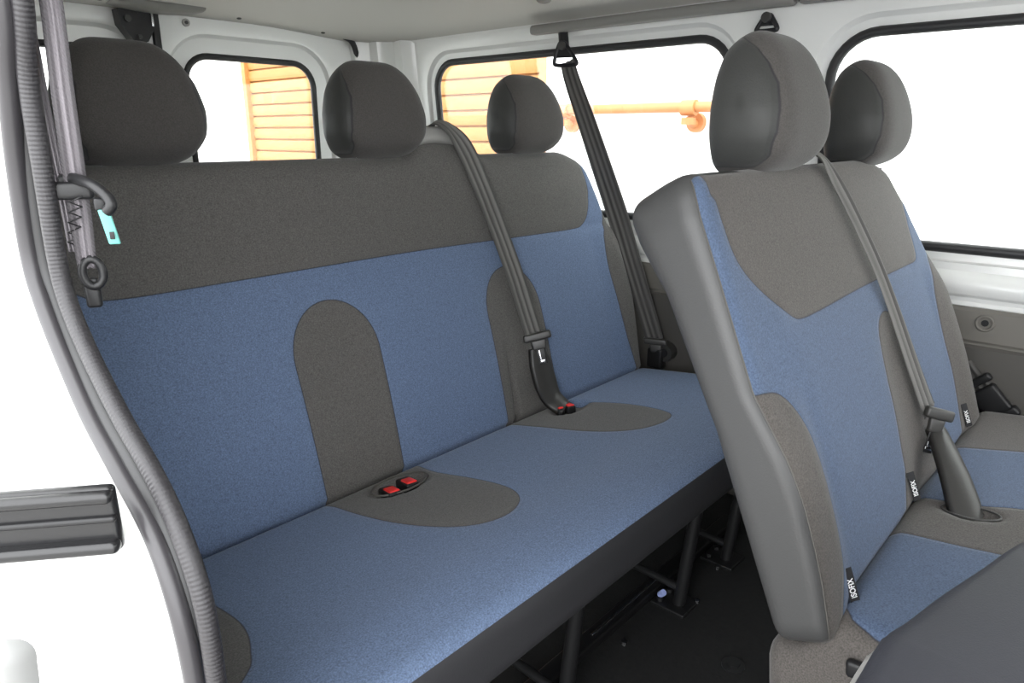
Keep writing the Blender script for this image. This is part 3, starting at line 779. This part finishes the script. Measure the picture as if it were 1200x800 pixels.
Y_R = 2.20; Y_F = -1.30; Z_T = 1.275
mpR = lambda a, b, dp: (xr(b) + dp, a, b)
mpL = lambda a, b, dp: (.13 - dp, a, b)
mpB = lambda a, b, dp: (a, Y_R + dp, b)
W1 = (.835, 1.905, .748, 1.207); W2 = (-.95, .600, .742, 1.190)
g = G()
cell(g, (.715, 1.97, .715, Z_T), W1, mpR, .085); cell(g, (Y_F, .715, .715, Z_T), W2, mpR, .095)
# rounded sill roll and plain metal down to the trim
prof = [(xr(.715), .715), (1.742, .700), (1.731, .690), (1.724, .676), (1.724, .664), (1.730, .652), (1.740, .645), (1.742, .636), (1.738, .628), (1.746, .620), (1.76, .60), (1.76, 0.0)]
vs = [(x, y, z) for y in (Y_F, 2.2) for x, z in prof]; k = len(prof)
g.add(vs, [[i, i + 1, k + i + 1, k + i] for i in range(k - 1)])
# rear corner pillar, with its vertical swages
pp = [(xr(1.0), 1.97), (1.722, 1.985), (1.704, 2.0), (1.690, 2.02), (1.694, 2.05), (1.700, 2.07), (1.682, 2.10), (1.662, 2.115), (1.655, 2.15), (1.63, 2.165), (1.612, 2.18), (1.608, 2.2)]
vs = []; k = len(pp)
for z in (.55, .715, .9, 1.1, 1.2, Z_T + .03):
    for x, y in pp: vs.append((x - .09 * (z - 1.0), y, z))
g.add(vs, [[r_ * k + i, r_ * k + i + 1, (r_ + 1) * k + i + 1, (r_ + 1) * k + i] for r_ in range(5) for i in range(k - 1)])
# cant rail above the windows
pr = [(xr(Z_T), Z_T), (1.685, Z_T + .012), (1.665, Z_T + .03), (1.72, Z_T + .06)]; k = len(pr)
vs = [(x, y, z) for y in (Y_F, 2.2) for x, z in pr]; g.add(vs, [[i, i + 1, k + i + 1, k + i] for i in range(k - 1)])
o = g.out('wall_right', M['paint'], sharp=28); tag(o, 'white painted far body side with two long window openings', kind='structure')

for i, (hole, rad, lab) in enumerate(((W1, .085, 'rear side window with black rubber edge behind the hanging belt'), (W2, .095, 'front side window with black rubber edge at the right'))):
    r_ = empty('window_%d' % (i + 1), (1.74, (hole[0] + hole[1]) / 2, hole[2])); tag(r_, lab, kind='structure')
    seal_and_glass(r_, hole, mpR, rad, .011)
# near side: quarter panel behind the door opening, with its own window, and the door pillar
g = G(); WL = (.86, 1.90, .745, 1.205)
cell(g, (.70, Y_R, .715, 1.30), WL, mpL, .09)
g.add(V([(.13, .70, .715), (.13, Y_R, .715), (.13, Y_R, 0), (.13, .70, 0)]), [[0, 1, 2, 3]])
seal_c = [(.17, .56, 1.32), (.17, .592, 1.18), (.17, .615, 1.069), (.17, .635, 1.014), (.17, .640, .952), (.17, .645, .885), (.17, .637, .850), (.17, .608, .814), (.17, .557, .772), (.17, .510, .742), (.17, .474, .708), (.17, .450, .660), (.17, .447, .591), (.17, .452, .50), (.17, .46, .35), (.17, .44, .18), (.17, .38, .08), (.17, .25, .03)]
trim_c = [(.160, .590, 1.32), (.160, .614, 1.18), (.160, .622, 1.070), (.160, .646, 1.016), (.160, .668, .951), (.160, .677, .881), (.160, .664, .845), (.160, .636, .808), (.160, .595, .766), (.160, .545, .733), (.160, .497, .700), (.160, .470, .650), (.160, .461, .585), (.160, .468, .50), (.160, .476, .345), (.160, .456, .17), (.160, .395, .065), (.160, .25, .012)]
ex = catmull(trim_c[:16], 4)
# jamb: turns outward and rearward from the seal to the outer skin
dirs = [(0, -.002), (.012, .004), (.03, .018), (.06, .042), (.10, .074), (.135, .105), (.15, .13), (.155, .17), (.155, 1.6)]
vs = []; k = len(dirs)
for p in ex:
    for (sx, sy) in dirs: vs.append((p[0] - sx, p[1] + sy + .006, p[2]))
g.add(vs, [[r_ * k + i, r_ * k + i + 1, (r_ + 1) * k + i + 1, (r_ + 1) * k + i] for r_ in range(len(ex) - 1) for i in range(k - 1)])
# flange joining the seal to the inner panel
vs = []
for p in ex: vs += [(p[0], p[1], p[2]), (.132, max(.70, p[1] + .03), p[2])]
g.add(vs, [[2 * i, 2 * i + 1, 2 * i + 3, 2 * i + 2] for i in range(len(ex) - 1)])
o = g.out('wall_left', M['paint'], sharp=30); tag(o, 'white painted door pillar and near body side behind the seal', kind='structure')
r_ = empty('window_3', (.12, 1.38, .745)); tag(r_, 'near side quarter window behind the door pillar', kind='structure'); seal_and_glass(r_, WL, mpL, .09, .011)
# pressed bump low on the pillar
v, f, s = rbox((.034, .030, .11), .0145, .01); o = obj('pillar_bump', V([.0725, .540, .585]) + v, f, M['stop']); tag(o, 'white rounded stop moulding low on the door pillar', 'door stop')

# door seal
ds = empty('door_seal', (.165, .45, .0)); tag(ds, 'dark ribbed rubber seal running down the edge of the door opening', 'door seal')
pc = catmull(seal_c, 10); v, f, l = tube(pc, .0072, 14); obj('ribbed_bulb', v, f, M['seal_rib'], ds, {'len': l})
pc = catmull(trim_c, 10); v, f, l = tube(pc, .0076, 14); obj('smooth_lip', v, f, M['seal_trim'], ds)
mid_c = catmull([tuple((V(a) + V(b)) / 2 + V([.004, .013, 0])) for a, b in zip(seal_c, trim_c)], 10); v, f, l = tube(mid_c, .0076, 10); obj('carrier_strip', v, f, M['rubber'], ds)

# black guide rail end on the pillar
gr_dir = V([-.78, .62, 0.]); gr_n = V([-.62, -.78, 0])
rail = empty('guide_rail', (.12, .55, .68)); tag(rail, 'glossy black sliding door rail end on the white pillar', 'rail')
def railbox(sz, r, off, m, name, parent, rr=.3):
    v, f, s = rbox(sz, r, rr); q = V([.0905, .544, .7225]) + (v[:, :1] + off[0] - .006) * gr_dir + (v[:, 1:2] + off[1]) * gr_n + (v[:, 2:3] + off[2]) * V([0, 0, 1.])
    return obj(name, q, f, m, parent)
railbox((.125, .010, .050), .004, (0, .006, 0), M['gloss_black'], 'channel', rail)
railbox((.1255, .010, .009), .004, (0, .012, .019), M['gloss_black'], 'upper_lip', rail)
railbox((.1255, .012, .010), .0045, (0, .013, -.0185), M['gloss_black'], 'lower_lip', rail)
railbox((.1252, .007, .005), .0024, (0, .011, .002), M['black'], 'roller_track', rail)

# unseen cabin front added to cut light: bulkhead with windscreen opening, and front door
g = G(); g.add(*bx((.06, Y_F - .06, 0), (1.78, Y_F, .86), .02, .3)); g.add(*bx((.06, Y_F - .06, 1.24), (1.78, Y_F, 1.47), .02, .3))
o = g.out('light_block_front', M['trim_dark']); tag(o, 'unseen dark front bulkhead added to block light below the windscreen opening', kind='structure')
g = G(); g.add(*bx((.02, Y_F, 0), (.09, -.52, .80), .015, .3)); g.add(*bx((.02, -.62, .78), (.09, -.52, 1.47), .015, .3)); g.add(*bx((.02, Y_F, 1.24), (.09, -.60, 1.47), .015, .3))
o = g.out('door_3', M['paint']); tag(o, 'unseen front door added to block light beyond the sliding door opening', kind='structure')
# rear doors
def rear_door(n, x0, x1, hole, lab):
    g = G(); cell(g, (x0, x1, .62, 1.312), hole, mpB, .075, flange=.055)
    g.add(V([(x0, Y_R, .62), (x1, Y_R, .62), (x1, Y_R, 0), (x0, Y_R, 0)]), [[0, 1, 2, 3]])
    o = g.out('door_%d' % n, M['paint'], sharp=28); tag(o, lab, kind='structure')
    seal_and_glass(o, hole, mpB, .075, .010)
    return o
d2 = rear_door(1, .935, 1.606, (1.000, 1.440, .74, 1.204), 'far rear door with window looking out on the orange shutter')
d1 = rear_door(2, .13, .915, (.405, .850, .74, 1.204), 'near rear door with window behind the first headrest')
g = G(); g.add(*bx((.914, 2.190, .0), (.936, 2.21, 1.305), .006)); o = g.out('trim_1', M['rubber']); tag(o, 'black rubber strip between the two rear doors', kind='structure')
# weatherstrip along the corner
v, f, l = tube(catmull([(1.540, 2.17, 1.296), (1.572, 2.172, 1.285), (1.594, 2.178, 1.255), (1.606, 2.186, 1.20), (1.610, 2.19, 1.0), (1.612, 2.19, .5)], 8), .0095, 10)
o = obj('weatherstrip', v, f, M['rubber']); tag(o, 'black rubber weatherstrip curving down beside the far rear door', 'seal')
# door latch and its cover
lt_ = empty('door_latch', (.87, 2.18, 1.21)); tag(lt_, 'black pointed door latch under the grey cover at the rear doors', 'latch')
v, f = prism([(.815, 1.300), (.905, 1.300), (.905, 1.255), (.885, 1.222), (.862, 1.214), (.845, 1.224), (.818, 1.262)], 1, 2.158, 2.1995)
obj('latch_body', v, f, M['black'], lt_, None, True, 30)
for bx_, bz_, br_ in ((.836, 1.276, .009), (.862, 1.232, .006)):
    g = G(); g.add(*rod((bx_, 2.150, bz_), (bx_, 2.160, bz_), br_)); g.out('bolt', M['dkgrey'], lt_)
g = G(); g.add(*bx((.898, 2.152, 1.262), (.904, 2.160, 1.296), .001)); g.out('striker', M['steel'], lt_)
v, f, s = rbox((.25, .09, .034), .016, .012); v[:, 2] -= .010 * (v[:, 0] / .12) ** 2 * -1
o = obj('latch_cover', V([.905, 2.125, 1.312]) + v, f, M['midgrey']); tag(o, 'grey moulded cover over the rear door latch', 'cover')

# headliner
def ceil_z(x, y):
    dx = min(x - .10, 1.70 - x); dy = Y_R + .02 - y
    c = float(smooth01(V(dx / .5))); r_ = float(smooth01(V(dy / .55)))
    return 1.281 + .024 * c + .060 * float(smooth01(V(dx / .42))) * r_ + .012 * float(smooth01(V(dx / .06))) * r_
xs = [.10 + .02 * i for i in range(0, 81)]; ys = [Y_F + .05 * i for i in range(0, 66)] + [2.0, 2.03, 2.06, 2.09, 2.12, 2.15, 2.18, 2.20]
ys = [y for y in ys if y < 1.96 or y >= 2.0]
vs = [(x, y, ceil_z(x, y)) for y in ys for x in xs]; nx = len(xs)
fs = [[j * nx + i, j * nx + i + 1, (j + 1) * nx + i + 1, (j + 1) * nx + i] for j in range(len(ys) - 1) for i in range(nx - 1)]
n0 = len(vs); vs += [(x, y, z + .05) for x, y, z in vs]
fs += [[n0 + i for i in reversed(q)] for q in fs]
ny = len(ys)
bd = [i for i in range(nx)] + [j * nx + nx - 1 for j in range(1, ny)] + [(ny - 1) * nx + i for i in range(nx - 2, -1, -1)] + [j * nx for j in range(ny - 2, 0, -1)]
fs += [[bd[i], bd[(i + 1) % len(bd)], n0 + bd[(i + 1) % len(bd)], n0 + bd[i]] for i in range(len(bd))]
o = obj('ceiling', V(vs), fs, M['liner'], None, None, True, 50); tag(o, 'grey fabric headliner', kind='structure')
# painted roof skin outside
g = G(); g.add(*bx((.0, Y_F - .02, 1.46), (1.80, 2.26, 1.49), .01, .5)); g.add(*bx((.0, .55, 1.31), (.10, 2.26, 1.47), .01, .5)); g.add(*bx((1.70, Y_F, 1.335), (1.80, 2.26, 1.47), .01, .5)); g.add(*bx((.0, 2.2, 1.30), (1.80, 2.26, 1.47), .01, .5))
o = g.out('trim_2', M['paint']); tag(o, 'white painted roof skin above the headliner', kind='structure')
# grey moulding along the far roof edge
def roof_mould(y0, y1):
    g = G(); v, f, s = rbox((.034, abs(y1 - y0), .026), .010, .04); g.add(V([1.662, (y0 + y1) / 2, 1.262]) + v, f)
    return g
o = roof_mould(.668, 1.425).out('roof_moulding', M['midgrey']); tag(o, 'grey plastic moulding along the roof edge above the rear side window', 'moulding', 'roof edge mouldings')
o = roof_mould(-.6, .660).out('roof_moulding', M['midgrey']); tag(o, 'grey plastic moulding along the roof edge above the front side window', 'moulding', 'roof edge mouldings')
o = o
# headliner clips
def ceil_hit(x, y, label, r=.017, m='midgrey'):
    z = ceil_z(x, y); v, f, s = rbox((2, 2, 2), .999, .3); v = v / np.linalg.norm(v, axis=1, keepdims=True) * V([r, r, r * .5])
    o = obj('trim_clip', V([x, y, z - .001]) + v, f, M[m]); tag(o, label, 'clip', 'headliner clips')
CLIPS = [(632, 3, 'grey round clip on the headliner above the hanging belt mount', .020, 'midgrey'), (765, 1, 'grey round clip on the headliner above the middle of the side window', .018, 'midgrey'), (378, 37, 'small dark clip on the headliner near the rear corner pillar', .007, 'dkgrey'), (276, 21, 'small dark clip on the headliner above the far rear door', .007, 'dkgrey'), (106, 1, 'small dark clip on the headliner left of the latch cover', .008, 'dkgrey')]
CLIP_XY = [(1.55, 1.29), (1.56, .87), (1.44, 2.14), (1.15, 2.14), (.76, 2.12)]
for (px, py, lb, r, m_), (x, y) in zip(CLIPS, CLIP_XY): ceil_hit(x, y, lb, r, m_)
g = G(); g.add(*rod((1.014, 2.195, 1.288), (1.014, 2.203, 1.288), .011, 14)); w_ = g.out('screw_cap', M['ltgrey']); tag(w_, 'small round screw cap above the far rear door window', 'screw')
g = G(); g.add(*rod((1.014, 2.192, 1.288), (1.014, 2.197, 1.288), .005, 10)); g.out('screw_head', M['dkgrey'], w_)
# belt guide at the pillar between the windows
bg = empty('belt_guide', (1.68, .76, 1.20)); tag(bg, 'black belt guide high on the pillar behind the middle headrest', 'belt guide')
dring(bg, (1.688, .740, 1.222), V([0, -1., 0]), V([0, 0, 1.]), V([-1., 0, 0]), .046, .032)

# far side trim panels under the sill
pf = [(1.738, .626), (1.733, .618), (1.733, .556), (1.737, .550), (1.737, .546), (1.731, .540), (1.728, .42), (1.728, .05), (1.735, .004)]
def extr(pf, y0, y1, th=.02):
    n = len(pf); vs = [(x, y, z) for y in (y0, y1) for x, z in pf] + [(x + th, y, z) for y in (y0, y1) for x, z in pf]
    fs = [[i, i + 1, n + i + 1, n + i] for i in range(n - 1)] + [[2 * n + i, 3 * n + i, 3 * n + i + 1, 2 * n + i + 1] for i in range(n - 1)]
    fs += [[0, n, 3 * n, 2 * n], [n - 1, 2 * n - 1 + 2 * n, 2 * n - 1, n - 1][:0] or [n - 1, 3 * n - 1, 4 * n - 1, 2 * n - 1]]
    for b in (0, n): fs += [[b + i, 2 * n + b + i, 2 * n + b + i + 1, b + i + 1] for i in range(n - 1)]
    return V(vs), fs
v, f = extr(pf[:5], Y_F, 2.15); o = obj('trim_3', v, f, M['trim'], None, None, True, 30); tag(o, 'warm grey upper trim panel under the far window sill', kind='structure')
t3 = o
g = G(); v, f, l = tube([(1.7325 - .002, .221 + .015 * math.cos(t), .597 + .015 * math.sin(t)) for t in np.linspace(0, 2 * math.pi, 24, endpoint=False)], .0035, 8, closed=True)
o = obj('fixing_ring', v, f, M['trim'], t3); g.add(*rod((1.735, .221, .597), (1.731, .221, .597), .007)); g.out('fixing_hole', M['black'], o)
v, f = extr(pf[4:], Y_F, 2.15); o = obj('trim_4', v, f, M['trim_dark'], None, None, True, 30); tag(o, 'darker lower trim panel on the far side', kind='structure')
# floor
g = G(); g.add(*bx((.02, Y_F, -.03), (1.76, 2.2, 0), .004, .4)); o = g.out('floor', M['carpet']); tag(o, 'black van floor mat', kind='structure')
for (x, y, lb) in ((1.114, .434, 'flat round floor bolt in front of the rear bench legs'),):
    g = G(); g.add(*rod((x, y, 0), (x, y, .004), .022, 20)); g.add(*rod((x, y, .003), (x, y, .008), .012, 6)); o = g.out('floor_bolt', M['frame']); tag(o, lb, 'bolt')
# ribs of the mat
g = G()
o = None
# wheel-arch box behind the far end of the bench
v, f, s = rbox((.14, .75, .42), .05, .03, (1.66 + .01, 1.50, .21)); o = obj('trim_5', v, f, M['trim_dark']); tag(o, 'dark trim box over the far wheel arch', kind='structure')
# recliner knob by the far end of the rear bench
kb = empty('recliner_dial', (1.70, .965, .37)); tag(kb, 'dark round knob on the wall side of the rear bench', 'knob')
g = G(); g.add(*rod((1.726, .955, .385), (1.695, .955, .385), .026, 20)); g.out('dial', M['dkgrey'], kb)
g = G(); g.add(*rod((1.70, .955, .385), (1.690, .955, .385), .013, 16)); g.out('dial_centre', M['black'], kb)

# ------------------------------------------------------------------ outside
g = G(); g.add(*bx((-9, -9, -.62), (12, 14, -.55), .01, 5)); o = g.out('ground', M['ground'], sharp=30); tag(o, 'pale concrete yard', kind='structure')
XW = 3.20
g = G(); g.add(*bx((XW, -6, -.55), (XW + .25, 2.64, 2.6), .01, 5)); g.add(*bx((XW, 6.02, -.55), (XW + .25, 12, 2.6), .01, 5)); g.add(*bx((XW, 2.62, 2.25), (XW + .25, 6.04, 2.6), .01, 5)); g.add(*bx((XW + .20, 2.5, -.55), (XW + .25, 6.2, 2.4), .01, 5))
o = g.out('building_wall', M['wall_out'], sharp=30); tag(o, 'white rendered wall across the yard', 'wall', kind='structure')
P = []; z = -.55
pitch = .0935; z0 = 1.295 - pitch * 20
zz = [z0 + pitch * i for i in range(0, 31)]
prof = []
for q in zz: prof += [(XW + .045, q), (XW + .070, q + .004), (XW + .070, q + .010), (XW + .045, q + .014), (XW + .035, q + pitch * .5)]
vs = [(x, y, zc) for y in (2.625, 6.035) for x, zc in prof if -.55 < zc < 2.26]; k = len(vs) // 2
sh = obj('roller_shutter', V(vs), [[i, i + 1, k + i + 1, k + i] for i in range(k - 1)], M['shutter'], None, None, True, 30)
tag(sh, 'orange roller shutter with horizontal slats in the white wall', 'shutter')
for y in (2.66, 6.00):
    g = G(); g.add(*bx((XW + .005, y - .035, -.55), (XW + .085, y + .035, 2.25), .006, 3)); g.out('guide_channel', M['shutter'], sh)
pr_ = empty('wall_pipe', (XW - .08, 1.6, 1.08)); tag(pr_, 'orange pipe fixed along the white wall outside the side window', 'pipe')
v, f, l = tube([(XW - .09, 2.60, 1.098), (XW - .09, 1.5, 1.098), (XW - .09, 1.40, 1.098)], .024, 14); obj('tube', v, f, M['pipe'], pr_)
for y in (2.44, 1.70):
    g = G(); g.add(*rod((XW - .09, y + .035, 1.095), (XW - .09, y - .035, 1.095), .036, 16)); g.add(*rod((XW - .09, y, 1.04), (XW - .02, y, 1.02), .020)); g.add(*rod((XW - .03, y, 1.03), (XW, y, 1.03), .045, 18)); g.add(*rod((XW - .09, y, 1.05), (XW - .09, y, 1.02), .034, 14))
    g.out('bracket', M['pipe'], pr_)

# ------------------------------------------------------------------ light: bright overcast sky
w = bpy.data.worlds.new('sky'); S.world = w; w.use_nodes = True
bg_ = w.node_tree.nodes['Background']; bg_.inputs['Color'].default_value = (.97, .985, 1.0, 1); bg_.inputs['Strength'].default_value = 5.2
nt_ = w.node_tree; tc_ = nt_.nodes.new('ShaderNodeTexCoord'); dp_ = nt_.nodes.new('ShaderNodeVectorMath'); dp_.operation = 'DOT_PRODUCT'
dv_ = V([-.72, -.42, .45]); dv_ /= np.linalg.norm(dv_); dp_.inputs[1].default_value = tuple(dv_)      # the cloud is brightest over the open door side
nt_.links.new(tc_.outputs['Generated'], dp_.inputs[0])
mr_w = nt_.nodes.new('ShaderNodeMapRange'); mr_w.inputs['From Min'].default_value = -1; mr_w.inputs['To Min'].default_value = 3.4; mr_w.inputs['To Max'].default_value = 8.0
nt_.links.new(dp_.outputs['Value'], mr_w.inputs['Value']); nt_.links.new(mr_w.outputs['Result'], bg_.inputs['Strength'])
S.view_settings.view_transform = 'Standard'; S.view_settings.look = 'None'; S.view_settings.exposure = 0; S.view_settings.gamma = 1; S.view_settings.use_curve_mapping = False
S.cycles.max_bounces = 10; S.cycles.diffuse_bounces = 6; S.cycles.transparent_max_bounces = 12
S.cycles.use_denoising = True
